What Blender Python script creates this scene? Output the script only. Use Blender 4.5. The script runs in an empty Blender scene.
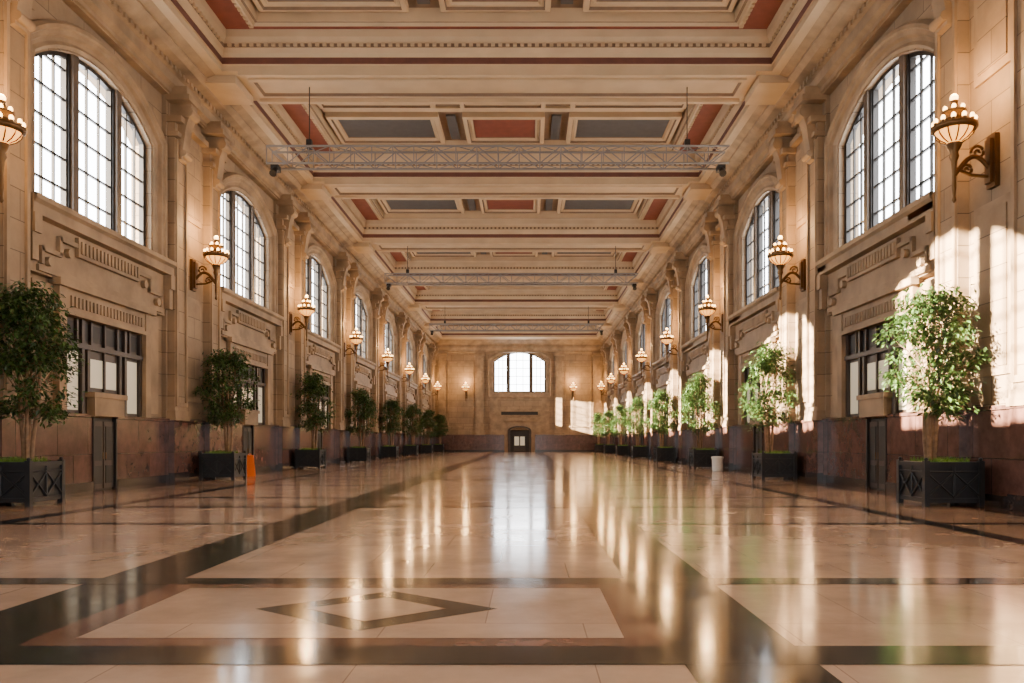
import bpy, math, random
from mathutils import Vector, Matrix
random.seed(7)
HW=12.0; YM=48.6; BAY=12.3; HALF=58.0
YB=YM+HALF; YF=YM-HALF
BC=[BAY*(k-4) for k in range(9)]          # bay centres (local u)
PC=[BAY*(k-4.5) for k in range(10)]       # pier centres
ZC=15.2
PH=2.15; P0=0.15

# ---------------------------------------------------------------- materials
def newmat(name):
    m=bpy.data.materials.new(name); m.use_nodes=True
    nt=m.node_tree; return m,nt,nt.nodes["Principled BSDF"]
def mat(name,col,rough=0.6,metal=0.0,var=0.0,scale=3.0,emit=None,es=0):
    m,nt,b=newmat(name)
    b.inputs["Base Color"].default_value=(*col,1); b.inputs["Roughness"].default_value=rough
    b.inputs["Metallic"].default_value=metal
    if var>0:
        tc=nt.nodes.new("ShaderNodeTexCoord"); n=nt.nodes.new("ShaderNodeTexNoise")
        n.inputs["Scale"].default_value=scale; n.inputs["Detail"].default_value=5
        r=nt.nodes.new("ShaderNodeValToRGB")
        r.color_ramp.elements[0].position=0.3; r.color_ramp.elements[1].position=0.7
        r.color_ramp.elements[0].color=(*[c*(1-var) for c in col],1)
        r.color_ramp.elements[1].color=(*[min(1,c*(1+var)) for c in col],1)
        nt.links.new(tc.outputs["Object"],n.inputs["Vector"]); nt.links.new(n.outputs["Fac"],r.inputs["Fac"])
        nt.links.new(r.outputs["Color"],b.inputs["Base Color"])
    if emit:
        b.inputs["Emission Color"].default_value=(*emit,1); b.inputs["Emission Strength"].default_value=es
    return m
def stone(name,c1,c2,mortar,bw,rh,axes="YZ",rough=0.7,ms=0.012,nscale=0.6,nv=0.35,bump=0.3,rvar=None):
    m,nt,b=newmat(name); N=nt.nodes; L=nt.links
    tc=N.new("ShaderNodeTexCoord"); s=N.new("ShaderNodeSeparateXYZ"); c=N.new("ShaderNodeCombineXYZ")
    L.new(tc.outputs["Object"],s.inputs[0]); L.new(s.outputs[axes[0]],c.inputs[0]); L.new(s.outputs[axes[1]],c.inputs[1])
    br=N.new("ShaderNodeTexBrick"); br.inputs["Scale"].default_value=1
    br.inputs["Brick Width"].default_value=bw; br.inputs["Row Height"].default_value=rh
    br.inputs["Mortar Size"].default_value=ms; br.inputs["Mortar Smooth"].default_value=0.3
    br.inputs["Color1"].default_value=(*c1,1); br.inputs["Color2"].default_value=(*c2,1); br.inputs["Mortar"].default_value=(*mortar,1)
    L.new(c.outputs[0],br.inputs["Vector"])
    n=N.new("ShaderNodeTexNoise"); n.inputs["Scale"].default_value=nscale; n.inputs["Detail"].default_value=8; n.inputs["Roughness"].default_value=0.65
    L.new(tc.outputs["Object"],n.inputs["Vector"])
    mr=N.new("ShaderNodeMapRange"); mr.inputs["From Min"].default_value=0.3; mr.inputs["From Max"].default_value=0.7
    mr.inputs["To Min"].default_value=1-nv; mr.inputs["To Max"].default_value=1+nv*0.3
    L.new(n.outputs["Fac"],mr.inputs["Value"])
    mx=N.new("ShaderNodeVectorMath"); mx.operation='SCALE'
    L.new(br.outputs["Color"],mx.inputs[0]); L.new(mr.outputs[0],mx.inputs["Scale"]); L.new(mx.outputs[0],b.inputs["Base Color"])
    b.inputs["Roughness"].default_value=rough
    if rvar:
        m2=N.new("ShaderNodeMapRange"); m2.inputs["From Min"].default_value=0.3; m2.inputs["From Max"].default_value=0.7
        m2.inputs["To Min"].default_value=rvar[0]; m2.inputs["To Max"].default_value=rvar[1]
        L.new(n.outputs["Fac"],m2.inputs["Value"]); L.new(m2.outputs[0],b.inputs["Roughness"])
    if bump:
        bp=N.new("ShaderNodeBump"); bp.inputs["Strength"].default_value=bump; bp.inputs["Distance"].default_value=0.02
        iv=N.new("ShaderNodeMath"); iv.operation='SUBTRACT'; iv.inputs[0].default_value=1
        L.new(br.outputs["Fac"],iv.inputs[1]); L.new(iv.outputs[0],bp.inputs["Height"]); L.new(bp.outputs[0],b.inputs["Normal"])
    return m
M_STONE=stone("limestone_blocks",(0.33,0.228,0.135),(0.26,0.177,0.102),(0.09,0.057,0.031),1.7,0.78)
M_TRIM=mat("carved_limestone",(0.265,0.180,0.103),0.65,var=0.3,scale=1.2)
M_DADO=stone("red_marble_dado",(0.125,0.060,0.046),(0.095,0.047,0.037),(0.025,0.015,0.012),1.5,1.1,rough=0.2,nscale=2.5,nv=0.5,bump=0.1)
M_BASE=mat("dark_marble",(0.03,0.022,0.02),0.2,var=0.3)
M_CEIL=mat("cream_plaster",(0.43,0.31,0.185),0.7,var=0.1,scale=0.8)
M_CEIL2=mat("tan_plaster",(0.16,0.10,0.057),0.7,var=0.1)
M_RED=mat("terracotta_paint",(0.165,0.040,0.022),0.7,var=0.12)
M_RB=mat("red_brown_paint",(0.11,0.037,0.023),0.7,var=0.12)
M_GREY=mat("slate_paint",(0.062,0.058,0.056),0.7,var=0.1)
M_FRAME=mat("dark_bronze_frame",(0.02,0.017,0.015),0.45,0.3)
M_MULL=mat("brown_mullion",(0.085,0.06,0.04),0.55,var=0.2)
M_WOOD=mat("dark_wood",(0.035,0.022,0.016),0.4,var=0.2)
M_BLACK=mat("dark_opening",(0.006,0.005,0.005),0.5)
M_LITGL=mat("lit_frosted_glass",(0.45,0.41,0.31),0.3,emit=(1,0.86,0.58),es=0.3)
M_METAL=mat("aluminium_truss",(0.20,0.19,0.18),0.5,0.3)
M_GOLD=mat("aged_brass",(0.13,0.07,0.026),0.4,0.8,var=0.2)
M_BULB=mat("glowing_bulb",(1,0.75,0.4),0.4,emit=(1.0,0.52,0.15),es=14)
M_BOWL=mat("amber_glow",(0.9,0.5,0.2),0.4,emit=(1.0,0.38,0.06),es=3.2)
M_PLANT=mat("planter_iron",(0.016,0.018,0.021),0.45,0.3,var=0.2)
M_MOSS=mat("moss",(0.10,0.20,0.02),0.9,var=0.4,scale=12)
M_BARK=mat("bark",(0.20,0.12,0.065),0.8,var=0.3,scale=10)
M_ORANGE=mat("orange_plastic",(0.95,0.18,0.01),0.4)
M_WHITE=mat("white_plastic",(0.75,0.75,0.72),0.35)
M_FL=stone("floor_terrazzo",(0.53,0.37,0.26),(0.47,0.325,0.225),(0.34,0.23,0.16),1.6,1.6,axes="XY",ms=0.006,nscale=0.9,nv=0.28,bump=0,rvar=(0.08,0.18))
M_FD=stone("floor_dark_marble",(0.022,0.022,0.020),(0.034,0.033,0.030),(0.015,0.015,0.014),1.2,1.2,axes="XY",ms=0.006,nscale=1.5,nv=0.3,bump=0,rvar=(0.08,0.17))
M_FP=stone("floor_rose_marble",(0.20,0.105,0.072),(0.165,0.085,0.058),(0.09,0.05,0.035),1.2,1.2,axes="XY",ms=0.006,nscale=1.5,nv=0.3,bump=0,rvar=(0.08,0.17))
m,nt,b=newmat("window_glass"); N=nt.nodes
tr=N.new("ShaderNodeBsdfTransparent"); gl=N.new("ShaderNodeBsdfGlossy"); gl.inputs["Roughness"].default_value=0.1
mx=N.new("ShaderNodeMixShader"); mx.inputs[0].default_value=0.04
nt.links.new(tr.outputs[0],mx.inputs[1]); nt.links.new(gl.outputs[0],mx.inputs[2]); nt.links.new(mx.outputs[0],N["Material Output"].inputs[0])
M_GLASS=m
m,nt,b=newmat("ficus_leaf"); N=nt.nodes
g=N.new("ShaderNodeNewGeometry"); r=N.new("ShaderNodeValToRGB")
r.color_ramp.elements[0].color=(0.011,0.030,0.007,1); r.color_ramp.elements[1].color=(0.072,0.145,0.03,1)
nt.links.new(g.outputs["Random Per Island"],r.inputs[0]); nt.links.new(r.outputs[0],b.inputs["Base Color"]); b.inputs["Roughness"].default_value=0.4
tl=N.new("ShaderNodeBsdfTranslucent"); nt.links.new(r.outputs[0],tl.inputs[0])
mx=N.new("ShaderNodeMixShader"); mx.inputs[0].default_value=0.2
nt.links.new(b.outputs[0],mx.inputs[1]); nt.links.new(tl.outputs[0],mx.inputs[2]); nt.links.new(mx.outputs[0],N["Material Output"].inputs[0])
M_LEAF=m

# ---------------------------------------------------------------- mesh builder
class MB:
    def __init__(s): s.v=[]; s.f=[]; s.m=[]; s.mats=[]; s.sm=[]
    def mi(s,mt):
        if mt not in s.mats: s.mats.append(mt)
        return s.mats.index(mt)
    def face(s,pts,mt,smooth=False):
        i=len(s.v); s.v+= [tuple(p) for p in pts]; s.f.append(list(range(i,i+len(pts)))); s.m.append(s.mi(mt)); s.sm.append(smooth)
    def box(s,x0,x1,y0,y1,z0,z1,mt):
        i=len(s.v)
        s.v+=[(x,y,z) for x in(x0,x1) for y in (y0,y1) for z in (z0,z1)]
        for q in ((0,1,3,2),(4,6,7,5),(0,4,5,1),(2,3,7,6),(0,2,6,4),(1,5,7,3)):
            s.f.append([i+k for k in q]); s.m.append(s.mi(mt)); s.sm.append(False)
    def grid(s,rows,mt,closed=False,smooth=False):
        i=len(s.v); w=len(rows[0])
        for r in rows: s.v+=[tuple(p) for p in r]
        for a in range(len(rows)-1):
            for b in range(w if closed else w-1):
                c=(b+1)%w
                s.f.append([i+a*w+b,i+a*w+c,i+(a+1)*w+c,i+(a+1)*w+b]); s.m.append(s.mi(mt)); s.sm.append(smooth)
    def tube(s,pts,rad,mt,seg=6):
        rows=[]; n=len(pts); pts=[Vector(p) for p in pts]
        if not hasattr(rad,'__len__'): rad=[rad]*n
        for k in range(n):
            d=(pts[min(k+1,n-1)]-pts[max(k-1,0)]).normalized()
            a=Vector((0,0,1)) if abs(d.z)<0.9 else Vector((1,0,0))
            x=d.cross(a).normalized(); y=d.cross(x)
            rows.append([pts[k]+(x*math.cos(t)+y*math.sin(t))*rad[k] for t in [2*math.pi*j/seg for j in range(seg)]])
        s.grid(rows,mt,True,True)
        s.face(rows[0],mt); s.face(rows[-1],mt)
    def lathe(s,prof,c,mt,seg=20):
        s.grid([[(c[0]+r*math.cos(2*math.pi*j/seg),c[1]+r*math.sin(2*math.pi*j/seg),c[2]+z) for j in range(seg)] for r,z in prof],mt,True,True)
    def ball(s,c,r,mt,seg=8,zs=1):
        s.lathe([(max(1e-4,r*math.sin(math.pi*k/6)),-r*zs*math.cos(math.pi*k/6)) for k in range(7)],c,mt,seg)
    def ext(s,prof,u0,u1,mt,caps=True):
        s.grid([[(n,u0,z) for n,z in prof],[(n,u1,z) for n,z in prof]],mt)
        if caps:
            s.face([(n,u0,z) for n,z in prof]+[(0,u0,prof[-1][1]),(0,u0,prof[0][1])],mt)
            s.face([(n,u1,z) for n,z in prof]+[(0,u1,prof[-1][1]),(0,u1,prof[0][1])],mt)
    def mesh(s,name):
        me=bpy.data.meshes.new(name); me.from_pydata(s.v,[],s.f)
        for mt in s.mats: me.materials.append(mt)
        me.polygons.foreach_set("material_index",s.m); me.polygons.foreach_set("use_smooth",s.sm); me.update(); return me
def put(me,name,loc=(0,0,0),rot=0,parent=None):
    o=bpy.data.objects.new(name,me); bpy.context.collection.objects.link(o)
    o.location=loc; o.rotation_euler=(0,0,rot)
    if parent: o.parent=parent
    return o
SIDES=[("left",(-HW,YM,0),0.0),("right",(HW,YM,0),math.pi)]
def place(side,u):
    return ((-HW,u,0),0.0) if side=="left" else ((HW,u,0),math.pi)

# ---------------------------------------------------------------- arch outline
A,SILL,SPR,RISE=3.22,7.9,11.8,1.1
def outline(o,u0,a=A,sill=SILL,spr=SPR,rise=RISE,n=20,zb=None):
    R=(a*a+rise*rise)/(2*rise); zc=spr+rise-R; w=a+o; RR=R+o
    pts=[(u0-w,sill if zb is None else zb)]
    for k in range(n+1):
        u=-w+2*w*k/n; pts.append((u0+u,zc+math.sqrt(RR*RR-u*u)))
    pts.append((u0+w,sill if zb is None else zb)); return pts
def wall_bay(mb,u0,hw,ztop,mt,a=A,sill=SILL,spr=SPR,rise=RISE,deep=0.7):
    o=outline(0,u0,a,sill,spr,rise)
    for sgn in(-1,1):
        us=sorted((u0+sgn*a,u0+sgn*hw)); mb.face([(0,us[0],0),(0,us[1],0),(0,us[1],ztop),(0,us[0],ztop)],mt)
    mb.face([(0,u0-a,0),(0,u0+a,0),(0,u0+a,sill),(0,u0-a,sill)],mt)
    arc=o[1:-1]
    for p,q in zip(arc,arc[1:]): mb.face([(0,p[0],p[1]),(0,q[0],q[1]),(0,q[0],ztop),(0,p[0],ztop)],mt)
    loop=o+[o[0]]
    mb.grid([[(0,p[0],p[1]) for p in loop],[(-deep,p[0],p[1]) for p in loop]],mt)
def arch_mould(mb,u0,prof,mt,zb=None,**k):
    mb.grid([[(n,p[0],p[1]) for p in outline(o,u0,zb=zb,**k)] for o,n in prof],mt)
ARCH=[(0.0,-0.16),(0.06,-0.08),(0.06,0.04),(0.14,0.10),(0.24,0.04),(0.34,0.08),(0.40,0.18),(0.52,0.20),(0.56,0.27),(0.66,0.27),(0.72,0.18),(0.76,0.14),(0.76,0.0)]

# ---------------------------------------------------------------- side walls
mb=MB()
for u in BC: wall_bay(mb,u,BAY/2,17.4,M_STONE)
for e in(-1,1):
    a,b_=sorted((e*BAY*4.5,e*HALF)); mb.face([(0,a,0),(0,b_,0),(0,b_,17.4),(0,a,17.4)],M_STONE)
for u in PC:
    mb.box(0,P0,u-PH,u+PH,0,14.3,M_STONE)
wall_me=mb.mesh("wall")
mb=MB()
for u in BC:
    arch_mould(mb,u,ARCH,M_TRIM,zb=7.5)
    mb.ext([(0,7.35),(0.40,7.4),(0.46,7.5),(0.46,7.68),(0.55,7.76),(0.55,7.9),(-0.3,7.92)],u-3.98,u+3.98,M_TRIM,False)
    mb.box(0,0.46,u-3.98,u+3.98,7.4,7.88,M_TRIM)
    mb.box(0,0.22,u-3.75,u+3.75,5.95,7.4,M_TRIM)
    mb.box(0.2,0.34,u-1.75,u+1.75,6.75,7.3,M_TRIM)
    for k in range(17):
        uu=u-1.6+0.2*k; mb.box(0.3,0.39,uu-0.055,uu+0.055,6.85,7.2,M_TRIM)
    mb.box(0.2,0.30,u-3.5,u+3.5,6.0,6.16,M_TRIM)
    for sg in(-1,1):
        for (a0,a1,z0,z1) in ((1.75,2.6,7.0,7.12),(2.5,2.62,6.6,7.12),(2.5,3.4,6.55,6.67),(3.3,3.42,6.2,6.67)):
            x=sorted((u+sg*a0,u+sg*a1)); mb.box(0.2,0.33,x[0],x[1],z0,z1,M_TRIM)
        mb.tube([(0.2,u+sg*2.15,6.75),(0.36,u+sg*2.15,6.75)],0.13,M_TRIM,12)
        mb.tube([(0.2,u+sg*3.05,6.32),(0.36,u+sg*3.05,6.32)],0.13,M_TRIM,12)
        x=sorted((u+sg*3.7,u+sg*3.95)); mb.box(0,0.42,x[0],x[1],6.2,7.4,M_TRIM)
        mb.box(0,0.5,x[0]-0.03,x[1]+0.03,6.9,7.4,M_TRIM)
        x=sorted((u+sg*2.25,u+sg*2.6)); mb.box(0,0.30,x[0],x[1],2.3,5.95,M_TRIM)
        x=sorted((u+sg*2.62,u+sg*3.5)); mb.box(0,0.12,x[0],x[1],2.45,5.8,M_TRIM)
    mb.box(0,0.26,u-2.25,u+2.25,5.05,5.95,M_TRIM)
    mb.box(0.2,0.42,u-2.75,u+2.75,5.78,5.98,M_TRIM)
    mb.box(0.2,0.33,u-2.25,u+2.25,5.05,5.18,M_TRIM)
    for k in range(22):
        uu=u-1.98+0.19*k; mb.box(0.24,0.31,uu-0.05,uu+0.05,5.3,5.6,M_TRIM)
    mb.box(0,0.30,u-0.85,u+0.85,2.25,2.9,M_TRIM)
    mb.box(0,0.35,u-0.95,u+0.95,2.8,2.95,M_TRIM)
arch_me=mb.mesh("window_surrounds")
mb=MB()
cp=[(P0,13.95),(0.36,14.0),(0.36,14.15),(0.5,14.25),(0.5,14.6),(0.62,14.66),(0.62,14.78),(0.95,14.86),(1.15,15.0),(1.15,15.08),(1.45,15.2)]
mb.ext(cp,-HALF,HALF,M_TRIM)
mb.box(0,0.28,-HALF,HALF,13.93,14.3,M_TRIM)
k=-HALF+0.3
while k<HALF-.3:
    mb.box(0.5,0.68,k-0.07,k+0.07,14.64,14.78,M_TRIM); k+=0.34
corn_me=mb.mesh("cornice")
mb=MB()
def dado(u0,u1,n):
    mb.box(0,n,u0,u1,0.28,2.2,M_DADO); mb.box(0,n+0.05,u0,u1,0,0.28,M_BASE)
    mb.box(0,n+0.05,u0,u1,2.2,2.3,M_DADO)
for u in BC:
    dado(u-BAY/2+PH,u-0.68,0.12); dado(u+0.68,u+BAY/2-PH,0.12)
for u in PC: dado(u-PH-.03,u+PH+.03,0.24)
dado_me=mb.mesh("baseboard")
for side,loc,rot in SIDES:
    put(wall_me,"wall_"+side,loc,rot); put(dado_me,"baseboard_"+side,loc,rot)
put(arch_me,"trim_1",*SIDES[0][1:]); put(arch_me,"trim_2",*SIDES[1][1:])
put(corn_me,"trim_3",*SIDES[0][1:]); put(corn_me,"trim_4",*SIDES[1][1:])

mb=MB(); Q=P0
for c in(-1.55,1.55):
    mb.box(Q,0.47,c-0.60,c+0.60,0,0.35,M_BASE); mb.box(Q,0.44,c-0.56,c+0.56,0.35,2.25,M_DADO)
    mb.box(Q,0.50,c-0.60,c+0.60,2.25,2.42,M_TRIM); mb.box(Q,0.47,c-0.55,c+0.55,2.42,2.6,M_TRIM)
    mb.box(Q,0.42,c-0.48,c+0.48,2.6,13.0,M_STONE)
    for e in(-0.45,0.33): mb.box(0.40,0.49,c+e,c+e+0.12,2.75,12.4,M_TRIM)
    mb.box(0.40,0.49,c-0.33,c+0.33,2.75,2.9,M_TRIM); mb.box(0.40,0.49,c-0.33,c+0.33,12.25,12.4,M_TRIM)
    mb.box(Q,0.56,c-0.54,c+0.54,12.5,12.66,M_TRIM)
    mb.ext([(Q,11.7),(0.56,11.75),(0.64,12.3),(0.72,12.9),(0.82,13.2),(0.92,13.5),(0.92,13.75)],c-0.26,c+0.26,M_TRIM)
    mb.tube([(0.80,c-0.32,13.45),(0.80,c+0.32,13.45)],0.2,M_TRIM,12)
    mb.tube([(0.62,c-0.29,11.95),(0.62,c+0.29,11.95)],0.12,M_TRIM,10)
    mb.box(Q,0.70,c-0.59,c+0.59,13.0,13.2,M_TRIM)
    mb.box(Q,1.0,c-0.64,c+0.64,13.75,13.95,M_TRIM); mb.box(Q,0.9,c-0.6,c+0.6,13.95,14.25,M_TRIM)
mb.box(Q,0.22,-0.75,0.75,3.0,7.0,M_TRIM); mb.box(Q,0.25,-0.55,0.55,3.2,6.8,M_STONE)
mb.box(Q,0.22,-0.75,0.75,9.9,12.9,M_TRIM); mb.box(Q,0.25,-0.55,0.55,10.1,12.7,M_STONE)
mb.box(Q,0.42,-0.95,0.95,13.2,13.4,M_TRIM)
pil_me=mb.mesh("pilaster")
for s in("left","right"):
    for u in PC[:]:
        loc,rot=place(s,YM+u); put(pil_me,"pilaster",loc,rot)

# ---------------------------------------------------------------- windows
def window_mesh(a,sill,spr,rise,lights,cols,dz,mul=0.34):
    mb=MB(); R=(a*a+rise*rise)/(2*rise); zc=spr+rise-R
    zt=lambda u: zc+math.sqrt(max(0,R*R-u*u))
    n0,n1=-0.34,-0.19
    fr=[(0.0,n0),(0.0,n1),(-0.12,n1),(-0.12,n0)]
    ol=[[(n,p[0],p[1]) for p in (outline(o,0,a,sill,spr,rise)+[outline(o,0,a,sill,spr,rise)[0]])] for o,n in fr]
    mb.grid(ol,M_FRAME)
    mb.box(n0,n1,-a,a,sill,sill+0.16,M_FRAME)
    e=-a+0.12; t=0.03
    for li,w in enumerate(lights):
        u0,u1=e,e+w; e=u1+mul
        if li<len(lights)-1:
            zz=zt(u1+mul/2)+0.02
            mb.box(n0-0.05,n1+0.05,u1,u1+mul,sill,zz,M_FRAME)
            mb.box(n1+.05,n1+0.14,u1+0.08,u1+mul-0.08,sill,zz,M_MULL)
        for k in range(1,cols):
            u=u0+w*k/cols; mb.box(n0+.05,n1-.03,u-t,u+t,sill,zt(u),M_FRAME)
        z=sill+dz
        while z<spr+rise-0.2:
            us=u0; ue=u1
            if zt(us)<z or zt(ue)<z:
                ul=math.sqrt(max(0,R*R-(z-zc)**2)); us=max(us,-ul); ue=min(ue,ul)
            if ue>us: mb.box(n0+.05,n1-.03,us,ue,z-t,z+t,M_FRAME)
            z+=dz
        for u in(u0,u1): mb.box(n0,n1,u-0.06,u+0.06,sill,zt(u),M_FRAME)
    mb.face([(-0.31,p[0],p[1]) for p in outline(0,0,a,sill,spr,rise)],M_GLASS)
    return mb.mesh("arched_window")
win_me=window_mesh(A,SILL,SPR,RISE,[1.68,1.98,1.68],3,0.86,0.43)
mb=MB()
mb.box(0,0.06,-2.25,2.25,2.9,5.05,M_WOOD); mb.box(0,0.06,-2.25,-0.85,2.3,2.9,M_WOOD); mb.box(0,0.06,0.85,2.25,2.3,2.9,M_WOOD)
for s in(-1,1):
    a,b_=sorted((s*1.35,s*2.05)); mb.box(0.05,0.08,a,b_,2.4,4.1,M_LITGL)
    for u in(s*1.2,s*2.17): mb.box(0.05,0.16,u-0.07,u+0.07,2.3,5.05,M_WOOD)
mb.box(0.05,0.08,-0.75,0.75,3.1,3.95,M_LITGL); mb.box(0.05,0.14,-0.04,0.04,3.0,4.2,M_WOOD)
for u in(-0.9,0.9): mb.box(0.05,0.15,u-0.07,u+0.07,2.95,4.2,M_WOOD)
mb.box(0.05,0.2,-2.25,2.25,4.2,4.34,M_WOOD)
for k in range(6):
    u=-1.85+0.74*k; mb.box(0.05,0.075,u-0.3,u+0.3,4.45,4.95,M_BLACK)
    mb.box(0.05,0.15,u+0.33,u+0.41,4.34,5.05,M_WOOD)
mb.box(0,0.04,-0.66,0.66,0,2.2,M_BLACK)
for s in(-1,1):
    mb.box(0,0.08,min(s*0.03,s*0.6),max(s*0.03,s*0.6),0.05,2.1,M_WOOD)
    mb.box(0.08,0.10,min(s*0.12,s*0.5),max(s*0.12,s*0.5),0.9,1.95,M_BLACK)
    mb.box(0.08,0.10,min(s*0.12,s*0.5),max(s*0.12,s*0.5),0.2,0.75,M_BLACK)
    mb.box(0,0.16,min(s*0.6,s*0.68),max(s*0.6,s*0.68),0,2.2,M_FRAME)
    mb.tube([(0.12,s*0.08,0.95),(0.12,s*0.08,1.15)],0.015,M_GOLD)
door_me=mb.mesh("ticket_door")
n=1
for s in("left","right"):
    for u in BC:
        loc,rot=place(s,YM+u)
        put(win_me,"window_%d"%n,loc,rot); put(door_me,"door_%d"%n,loc,rot); n+=1

# ---------------------------------------------------------------- end wall (back)
mb=MB(); EA,ES,EP,ER=3.55,8.15,12.35,1.3
wall_bay(mb,0,12.0,17.4,M_STONE,EA,ES,EP,ER)
put(mb.mesh("wall_back"),"wall_back",(0,YB,0),-math.pi/2)
mb=MB()
arch_mould(mb,0,ARCH,M_TRIM,zb=7.7,a=EA,sill=ES,spr=EP,rise=ER)
mb.box(0,0.5,-4.2,4.2,7.5,8.1,M_TRIM); mb.box(0,0.3,-4.0,4.0,5.6,7.5,M_TRIM); mb.box(0.3,0.38,-3.0,3.0,5.9,7.2,M_STONE)
mb.box(0,0.45,-3.4,3.4,4.9,5.7,M_TRIM); mb.box(0.4,0.47,-2.5,2.5,5.05,5.5,M_BLACK)
mb.box(0,0.5,-2.9,2.9,4.2,4.6,M_TRIM); mb.box(0,0.28,-4.0,-2.1,0,5.2,M_TRIM); mb.box(0,0.28,2.1,4.0,0,5.2,M_TRIM); mb.box(0,0.25,-2.1,2.1,3.9,5.2,M_TRIM)
for u in(-10.6,-5.4,5.4,10.6):
    mb.box(0,0.3,u-0.6,u+0.6,2.3,13.6,M_STONE); mb.box(0.28,0.38,u-0.4,u+0.4,2.6,12.8,M_TRIM)
    mb.box(0,0.5,u-0.75,u+0.75,13.1,13.5,M_TRIM); mb.box(0,0.45,u-0.7,u+0.7,2.3,2.6,M_TRIM)
mb.ext([(0.0,13.5),(0.36,13.6),(0.36,13.9),(0.5,14.2),(0.5,14.6),(0.95,14.86),(1.15,15.0),(1.45,15.2)],-12,12,M_TRIM)
for s in(-1,1):
    a,b_=sorted((s*6.2,s*9.8)); mb.box(0,0.08,a,b_,3.4,3.55,M_TRIM); mb.box(0,0.08,a,b_,12.2,12.35,M_TRIM)
    for u in(a,b_-0.14): mb.box(0,0.08,u,u+0.14,3.4,12.35,M_TRIM)
put(mb.mesh("trim_5"),"trim_5",(0,YB,0),-math.pi/2)
mb=MB()
for a,b_ in((-12,-2.1),(2.1,12)): 
    mb.box(0,0.35,a,b_,0.3,2.2,M_DADO); mb.box(0,0.4,a,b_,0,0.3,M_BASE); mb.box(0,0.4,a,b_,2.2,2.35,M_DADO)
put(mb.mesh("baseboard_back"),"baseboard_back",(0,YB,0),-math.pi/2)
mb=MB()
mb.box(0,0.1,-1.3,1.3,0,3.0,M_BLACK)
for s in(-1,1): mb.box(0,0.55,min(s*1.3,s*1.6),max(s*1.3,s*1.6),0,2.9,M_WOOD)
rows=[]
for k in range(13):
    t=math.pi*k/12; rows.append((1.6*math.cos(t),2.9+0.65*math.sin(t)))
q=lambda u,z:(u*0.82,2.9+(z-2.9)*0.75)
mb.grid([[(0,u,z) for u,z in rows],[(0.8,u,z) for u,z in rows],[(0.8,*q(u,z)) for u,z in rows],[(0.1,*q(u,z)) for u,z in rows]],M_WOOD)
mb.face([(0.1,*q(u,z)) for u,z in rows],M_WOOD)
mb.box(0.1,0.14,-0.8,0.8,0.1,2.2,M_WOOD)
for s in(-1,1): mb.box(0.14,0.17,min(s*0.08,s*0.7),max(s*0.08,s*0.7),0.9,2.1,M_LITGL)
mb.box(0,0.28,-2.1,-1.6,0,3.9,M_TRIM); mb.box(0,0.28,1.6,2.1,0,3.9,M_TRIM); mb.box(0,0.2,-1.6,1.6,3.0,3.9,M_TRIM)
put(mb.mesh("door_19"),"door_19",(0,YB,0),-math.pi/2)
put(window_mesh(EA,ES,EP,ER,[1.7,2.72,1.7],3,1.1,0.38),"window_19",(0,YB,0),-math.pi/2)

# front wall behind the camera; its unseen opening is added to let in fill daylight
mb=MB()
mb.box(-12,-3,YF-0.6,YF,0,17.4,M_STONE); mb.box(3,12,YF-0.6,YF,0,17.4,M_STONE); mb.box(-3,3,YF-0.6,YF,5.5,17.4,M_STONE)
put(mb.mesh("wall_front"),"wall_front")

# ---------------------------------------------------------------- floor
mb=MB(); FX=-0.2
mb.face([(-HW,YF-0.6,0),(HW,YF-0.6,0),(HW,YB,0),(-HW,YB,0)],M_FL)
def fl(x0,x1,y0,y1,z,mt): mb.face([(x0,y0,z),(x1,y0,z),(x1,y1,z),(x0,y1,z)],mt)
for s in(-1,1):
    a,b_=sorted((s*2.4,s*3.3)); fl(a+FX,b_+FX,YF,YB-.5,0.003,M_FD)
    a,b_=sorted((s*8.3,s*8.7)); fl(a,b_,YF,YB-.5,0.003,M_FD)
    a,b_=sorted((s*10.9,s*11.9)); fl(a,b_,YF,YB-.5,0.002,M_FP)
for k in range(-1,9):
    y=6.9+BAY*k
    fl(-8.7,8.7,y+1.25,y+1.62,0.004,M_FD)
    fl(-8.7,8.7,y-1.68,y-1.2,0.004,M_FD)
    if y>0: fl(-2.4+FX,2.4+FX,y-1.2,y+1.25,0.003,M_FP); fl(-2.08+FX,2.08+FX,y-0.98,y+1.03,0.005,M_FL)
    for hx,hy,z,mt in((1.08,0.82,0.006,M_FD),(0.62,0.5,0.008,M_FL)):
        mb.face([(FX-hx,y+.05,z),(FX,y+.05-hy,z),(FX+hx,y+.05,z),(FX,y+.05+hy,z)],mt)
    for s in(-1,1):
        a,b_=sorted((s*3.3,s*11.9)); fl(a+FX*.9,b_,y+7.1,y+7.4,0.0035,M_FD)
put(mb.mesh("floor"),"floor")

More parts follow.
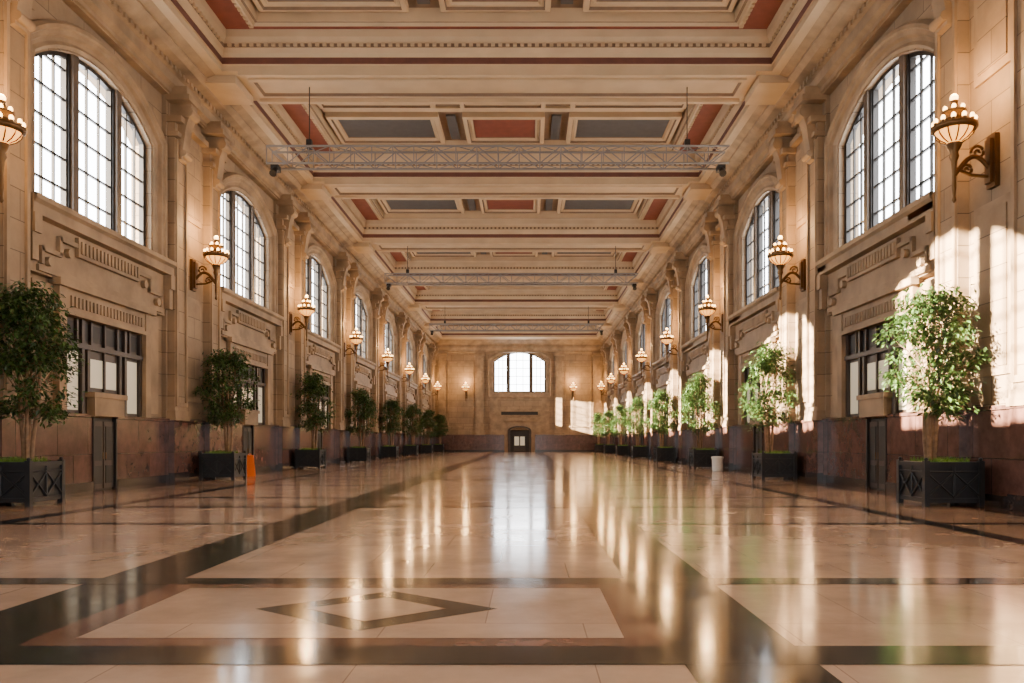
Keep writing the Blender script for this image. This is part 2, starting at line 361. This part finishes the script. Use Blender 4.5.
# ---------------------------------------------------------------- ceiling
mb=MB()
OX,OY=10.2,4.9
def ring(mb,x0,x1,y0,y1,prof):
    rr=[]
    for p in prof:
        ix,iy,z=p[:3]; rr.append([(x0+ix,y0+iy,z),(x1-ix,y0+iy,z),(x1-ix,y1-iy,z),(x0+ix,y1-iy,z)])
    for i in range(len(rr)-1): mb.grid([rr[i],rr[i+1]],prof[i+1][3],True)
    return rr[-1]
for s in(-1,1):
    mb.face([(s*OX,YF,ZC),(s*HW,YF,ZC),(s*HW,YB,ZC),(s*OX,YB,ZC)],M_CEIL)
ys=[YF]+[v for u in BC for v in(YM+u-OY,YM+u+OY)]+[YB]
for i in range(0,len(ys),2):
    y0,y1=ys[i],ys[i+1]
    mb.face([(-OX,y0,ZC),(OX,y0,ZC),(OX,y1,ZC),(-OX,y1,ZC)],M_CEIL)
    if y1-y0<3:
        mb.box(-9.6,9.6,y0+0.0,y0+0.2,ZC-0.14,ZC,M_CEIL); mb.box(-9.6,9.6,y1-0.2,y1,ZC-0.14,ZC,M_CEIL)
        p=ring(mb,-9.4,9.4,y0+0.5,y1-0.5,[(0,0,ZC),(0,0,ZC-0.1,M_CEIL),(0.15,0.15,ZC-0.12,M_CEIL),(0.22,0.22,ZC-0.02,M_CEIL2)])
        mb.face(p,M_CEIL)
        mb.box(-11.0,-9.8,y0+.3,y1-.3,ZC-0.3,ZC,M_CEIL); mb.box(9.8,11.0,y0+.3,y1-.3,ZC-0.3,ZC,M_CEIL)
for u in BC:
    yc=YM+u; x0,x1,y0,y1=-OX,OX,yc-OY,yc+OY
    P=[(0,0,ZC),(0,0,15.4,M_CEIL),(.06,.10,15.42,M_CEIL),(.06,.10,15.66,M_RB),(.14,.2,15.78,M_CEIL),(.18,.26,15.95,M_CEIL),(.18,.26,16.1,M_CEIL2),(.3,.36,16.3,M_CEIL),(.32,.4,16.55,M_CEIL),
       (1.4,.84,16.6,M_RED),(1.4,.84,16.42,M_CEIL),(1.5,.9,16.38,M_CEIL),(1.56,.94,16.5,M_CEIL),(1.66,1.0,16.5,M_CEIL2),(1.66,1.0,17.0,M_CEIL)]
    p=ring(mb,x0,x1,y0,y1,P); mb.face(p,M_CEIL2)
    for k in range(74):
        x=-9.8+19.6*k/73
        for yy,sg in((y1,-1),(y0,1)):
            a,b_=sorted((yy+sg*0.26,yy+sg*0.33)); mb.box(x-0.07,x+0.07,a,b_,15.98,16.1,M_CEIL)
    for k in range(32):
        y=y0+0.7+(y1-y0-1.4)*k/31
        for s in(-1,1):
            a,b_=sorted((s*(OX-.18),s*(OX-.25))); mb.box(a,b_,y-0.07,y+0.07,15.98,16.1,M_CEIL)
            a,b_=sorted((s*(OX-1.4),s*(OX-1.26))); mb.box(a,b_,y-0.08,y+0.08,16.46,16.62,M_CEIL)
    for sy in(-1,1):
        for px0,px1,col in((-8.4,-3.1,M_GREY),(-1.95,1.95,M_RED),(3.1,8.4,M_GREY)):
            a,b_=sorted((yc+sy*0.45,yc+sy*3.75))
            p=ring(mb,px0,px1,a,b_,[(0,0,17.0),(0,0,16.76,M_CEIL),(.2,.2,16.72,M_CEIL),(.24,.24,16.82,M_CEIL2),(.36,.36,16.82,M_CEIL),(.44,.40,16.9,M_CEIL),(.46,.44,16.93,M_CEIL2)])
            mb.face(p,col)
        for x in(-2.52,2.52):
            a,b_=sorted((yc+sy*0.7,yc+sy*3.5)); mb.box(x-0.22,x+0.22,a,b_,16.9,16.99,M_GREY)
    mb.box(-8.4,8.4,yc-0.2,yc+0.2,16.9,17.0,M_CEIL)
mb.face([(-HW,YF-.6,17.6),(HW,YF-.6,17.6),(HW,YB,17.6),(-HW,YB,17.6)],M_CEIL2)
put(mb.mesh("ceiling"),"ceiling")

# ---------------------------------------------------------------- trusses
def truss(y,z):
    mb=MB(); L=8.85; h=0.33
    for a in(-h,h):
        for b_ in(-h,h): mb.tube([(-L,a,b_),(L,a,b_)],0.045,M_METAL,8)
    nseg=22; st=2*L/nseg
    for k in range(nseg):
        x=-L+st*k; f=1 if k%2 else -1
        for a in(-h,h):
            mb.tube([(x,a,-h*f),(x+st,a,h*f)],0.024,M_METAL,5)
            mb.tube([(x,-h*f,a),(x+st,h*f,a)],0.018,M_METAL,5)
        for p,q in(((x,-h,-h),(x,-h,h)),((x,h,-h),(x,h,h))): mb.tube([p,q],0.02,M_METAL,5)
    for x in(-8.6,-7.3,7.3,8.6):
        if abs(x)<8:
            mb.tube([(x,0,h),(x,0,ZC-z)],0.022,M_FRAME,5)
            mb.box(x-0.1,x+0.1,-0.1,0.1,h,h+0.35,M_FRAME)
        else:
            mb.box(x-0.14,x+0.14,-0.2,0.2,-h-0.2,-h+0.02,M_FRAME)
            mb.tube([(x,-0.1,-h-0.15),(x,-0.35,-h-0.4)],[0.11,0.14],M_FRAME,10)
    put(mb.mesh("lighting_truss"),"lighting_truss",(0,y,z))
truss(30.15,12.45); truss(54.75,12.85); truss(79.35,13.05)

# ---------------------------------------------------------------- sconces
mb=MB(); SX=1.1; K=0.86
def K_(pr): return [(r*K,z) for r,z in pr]
mb.lathe(K_([(0.02,6.95),(0.06,7.0),(0.035,7.1),(0.06,7.3),(0.05,7.6),(0.08,7.9),(0.13,8.0),(0.1,8.1),(0.16,8.2),(0.2,8.3)]),(SX,0,0),M_GOLD,14)
mb.lathe(K_([(0.16,8.32),(0.32,8.40),(0.43,8.50),(0.49,8.62)]),(SX,0,0),M_BOWL,24)
mb.lathe(K_([(0.47,8.58),(0.56,8.62),(0.57,8.70),(0.5,8.72),(0.28,8.74),(0.2,8.95),(0.31,8.98),(0.31,9.04),(0.15,9.06),(0.08,9.25),(0.11,9.28)]),(SX,0,0),M_GOLD,24)
for k in range(12):
    t=2*math.pi*k/12; x,y=SX+K*0.49*math.cos(t),K*0.49*math.sin(t)
    mb.lathe([(0.03,8.70),(0.05,8.75),(0.04,8.77)],(x,y,0),M_GOLD,8); mb.ball((x,y,8.81),0.052,M_BULB,8,1.3)
    t+=.26
    mb.tube([(SX+K*r_*math.cos(t),K*r_*math.sin(t),z_) for r_,z_ in((.18,8.33),(.34,8.40),(.45,8.50),(.51,8.62))],0.018,M_GOLD,5)
for k in range(6):
    t=2*math.pi*k/6; x,y=SX+K*0.24*math.cos(t),K*0.24*math.sin(t); mb.ball((x,y,9.09),0.05,M_BULB,8,1.3)
mb.ball((SX,0,9.35),0.09,M_BULB,12)
mb.box(Q,0.26,-0.17,0.17,7.3,8.5,M_GOLD); mb.box(0.24,0.34,-0.11,0.11,7.4,8.4,M_GOLD)
pts=[]
for k in range(15):
    t=k/14; pts.append((0.3+(SX-.3)*t,0,7.75+0.28*math.sin(t*math.pi*1.15)-0.05*t))
mb.tube(pts,0.055,M_GOLD,8)
for cx,cz,r0 in((0.55,8.1,0.17),(0.8,7.7,0.14)):
    sp=[(cx+r0*(1-k/22)*math.cos(k*0.5),0,cz+r0*(1-k/22)*math.sin(k*0.5)) for k in range(20)]
    mb.tube(sp,0.035,M_GOLD,6)
mb.tube([(0.3,0,7.55),(0.7,0,7.58),(SX,0,7.75)],0.04,M_GOLD,6)
sc_me=mb.mesh("sconce")
lt=bpy.data.lights.new("sconce_lamp",'POINT'); lt.energy=400; lt.color=(1,0.56,0.22); lt.shadow_soft_size=0.2
def sconce(loc,rot):
    e=bpy.data.objects.new("wall_sconce",None); bpy.context.collection.objects.link(e); e.location=loc; e.rotation_euler=(0,0,rot)
    put(sc_me,"torch_fixture",parent=e)
    o=bpy.data.objects.new("lamp",lt); bpy.context.collection.objects.link(o); o.parent=e; o.location=(SX,0,9.7)
for s in("left","right"):
    for u in PC[1:]: sconce(*place(s,YM+u))
for x in(-7.3,7.3): sconce((x,YB+0.15,0),-math.pi/2)

# ---------------------------------------------------------------- potted trees
mb=MB(); W,D,H=0.62,0.62,1.02
mb.box(-W,W,-D,D,0.12,0.96,M_PLANT)
mb.box(-W-.03,W+.03,-D-.03,D+.03,0.10,0.2,M_PLANT)
for (a,b_,c,d) in((-W-.05,W+.05,-D-.05,-D+.08),(-W-.05,W+.05,D-.08,D+.05),(-W-.05,-W+.08,-D,D),(W-.08,W+.05,-D,D)): mb.box(a,b_,c,d,0.92,H,M_PLANT)
for x in(-W,W):
    for y in(-D,D): mb.box(x-.06,x+.06,y-.06,y+.06,0,H+.03,M_PLANT); mb.ball((x,y,H+.06),0.045,M_PLANT,8)
def bar(p,q): mb.tube([p,q],0.022,M_PLANT,6)
for sy in(-1,1):
    y=sy*(D+.025)
    for x0,x1 in((-W,0),(0,W)):
        bar((x0,y,.22),(x1,y,.78)); bar((x0,y,.78),(x1,y,.22)); bar((x1,y,.2),(x1,y,.92))
    bar((-W,y,.8),(W,y,.8))
for sx in(-1,1):
    x=sx*(W+.025)
    for y0,y1 in((-D,0),(0,D)):
        bar((x,y0,.22),(x,y1,.78)); bar((x,y0,.78),(x,y1,.22)); bar((x,y1,.2),(x,y1,.92))
    bar((x,-D,.8),(x,D,.8))
pl_me=mb.mesh("planter_box")
mb=MB()
rows=[]
for i in range(17):
    rows.append([(-W+.08+(2*W-.16)*i/16,-D+.08+(2*D-.16)*j/12,0.97+0.09*math.sin(math.pi*i/16)*math.sin(math.pi*j/12)+random.uniform(0,.03)) for j in range(13)])
mb.grid(rows,M_MOSS,smooth=True)
for k in range(500):
    x,y=random.uniform(-W+.1,W-.1),random.uniform(-D+.1,D-.1); a=random.uniform(0,6.28)
    mb.face([(x,y,1.0),(x+.02*math.cos(a),y+.02*math.sin(a),1.0),(x+random.uniform(-.04,.04),y+random.uniform(-.04,.04),random.uniform(1.08,1.16))],M_MOSS)
moss_me=mb.mesh("moss")
def tree_meshes(seed,hs=1.0,ws=1.0):
    rnd=random.Random(seed); T=MB(); F=MB()
    stems=[]
    for k in range(4):
        a=k*1.57+rnd.uniform(-.4,.4); r=.07
        p=[Vector((r*math.cos(a),r*math.sin(a),0.95))]; q=rnd.uniform(.16,.3)
        for j in range(1,7):
            p.append(Vector((math.cos(a)*(r+q*j/6)+rnd.uniform(-.03,.03),math.sin(a)*(r+q*j/6)+rnd.uniform(-.03,.03),0.95+3.3*hs*j/6)))
        T.tube(p,[.055,.05,.045,.04,.03,.02,.012],M_BARK,7); stems.append(p)
    clumps=[]
    for k in range(78):
        t=rnd.random()**0.85; z=2.1+2.95*hs*t
        env=(math.sin(math.pi*min(1,(t*0.80+0.14)))**0.6)*(1.06-0.14*t)*ws
        a=rnd.uniform(0,6.283); rr=env*math.sqrt(rnd.random())*1.0
        c=Vector((rr*math.cos(a),rr*math.sin(a),z)); clumps.append(c)
        st=stems[k%4]; b0=st[max(2,min(6,int((z-1.5)/3.3/hs*6)))]
        mid=(b0+c)/2+Vector((0,0,.08)); T.tube([b0,mid,c],[.016,.011,.005],M_BARK,4)
    for c in clumps:
        g_=rnd.uniform(.12,.2)
        for j in range(66):
            d=Vector((rnd.gauss(0,1),rnd.gauss(0,1),rnd.gauss(0,.8)))*g_
            p=c+d
            if p.z<1.85 or p.x*p.x+p.y*p.y>1.25**2: continue
            dirv=(Vector((d.x,d.y,0)).normalized()*rnd.uniform(.3,1)+Vector((rnd.uniform(-.5,.5),rnd.uniform(-.5,.5),rnd.uniform(-1.0,.15)))).normalized()
            sd=dirv.cross(Vector((rnd.uniform(-.4,.4),rnd.uniform(-.4,.4),1))).normalized(); up=sd.cross(dirv)
            l=rnd.uniform(.11,.18); w=l*.26
            F.v+= [tuple(p),tuple(p+dirv*l*.45+sd*w+up*.01),tuple(p+dirv*l),tuple(p+dirv*l*.45-sd*w+up*.01)]
            i=len(F.v)-4; F.f+=[[i,i+1,i+2],[i,i+2,i+3]]; F.mi(M_LEAF); F.m+=[0,0]; F.sm+=[False,False]
    return T.mesh("trunk"),F.mesh("foliage")
TV=[tree_meshes(3),tree_meshes(11,0.97,1.0),tree_meshes(29,1.02,0.95)]
i=0
for s,sx in(("left",-1),("right",1)):
    for k in range(8):
        y=18.35+BAY*k
        e=bpy.data.objects.new("potted_ficus_tree",None); bpy.context.collection.objects.link(e); e.location=(sx*10.82,y,0)
        put(pl_me,"planter_box",parent=e); put(moss_me,"moss",parent=e)
        t,f=TV[(i+k)%3]; r=random.uniform(0,6.28); off=(-sx*0.2,0,0)
        put(t,"trunk",off,r,e); put(f,"foliage",off,r,e)
    i+=1

# ---------------------------------------------------------------- small things
mb=MB()
for sg in(-1,1):
    mb.face([(-.22,sg*.20,0),(.22,sg*.20,0),(.17,sg*.015,.82),(-.17,sg*.015,.82)],M_ORANGE)
    mb.face([(-.22,sg*.22,0),(.22,sg*.22,0),(.17,sg*.035,.82),(-.17,sg*.035,.82)],M_ORANGE)
mb.box(-.17,.17,-.04,.04,.80,.9,M_ORANGE); mb.tube([(-.05,0,.9),(-.04,0,.96),(.04,0,.96),(.05,0,.9)],.012,M_ORANGE)
put(mb.mesh("caution_sign"),"caution_sign",(-10.7,33.2,0),0.2)
mb=MB()
mb.lathe([(0.001,0),(.24,0),(.26,.04),(.27,.62),(.3,.66),(.3,.72),(.2,.74),(.19,.68),(.001,.66)],(0,0,0),M_WHITE,24)
put(mb.mesh("waste_bin"),"waste_bin",(10.5,38.5,0))

# ---------------------------------------------------------------- light
w=bpy.data.worlds.new("daylight_sky"); bpy.context.scene.world=w; w.use_nodes=True
bg=w.node_tree.nodes["Background"]; bg.inputs[0].default_value=(0.95,0.97,1,1); bg.inputs[1].default_value=16.5
sun=bpy.data.lights.new("sun",'SUN'); sun.energy=190; sun.color=(1,0.82,0.60); sun.angle=math.radians(0.5)
o=bpy.data.objects.new("sun",sun); bpy.context.collection.objects.link(o)
o.rotation_euler=Vector((24,7.6,-6.2)).to_track_quat('-Z','Y').to_euler(); o.location=(-60,0,40)
def portal(loc,d,sx,sy):
    l=bpy.data.lights.new("daylight_portal",'AREA'); l.shape='RECTANGLE'; l.size=sx; l.size_y=sy; l.cycles.is_portal=True
    o=bpy.data.objects.new("daylight_portal",l); bpy.context.collection.objects.link(o); o.location=loc
    o.rotation_euler=Vector(d).to_track_quat('-Z','Y').to_euler()
for u in BC:
    for s in(-1,1): portal((s*(HW+.72),YM+u,10.45),(-s,0,0),6.6,5.4)
portal((0,YB+.72,10.9),(0,-1,0),7.2,5.6); portal((0,YF-.62,2.75),(0,1,0),6,5.5)

# ---------------------------------------------------------------- camera
cam=bpy.data.cameras.new("camera"); co=bpy.data.objects.new("camera",cam); bpy.context.collection.objects.link(co)
co.location=(1.15,0,1.5); co.rotation_euler=(math.pi/2,0,0)
cam.sensor_width=36; cam.lens=780/1024*36; cam.shift_x=-16/1024; cam.shift_y=99.5/1024; cam.clip_end=500
bpy.context.scene.camera=co
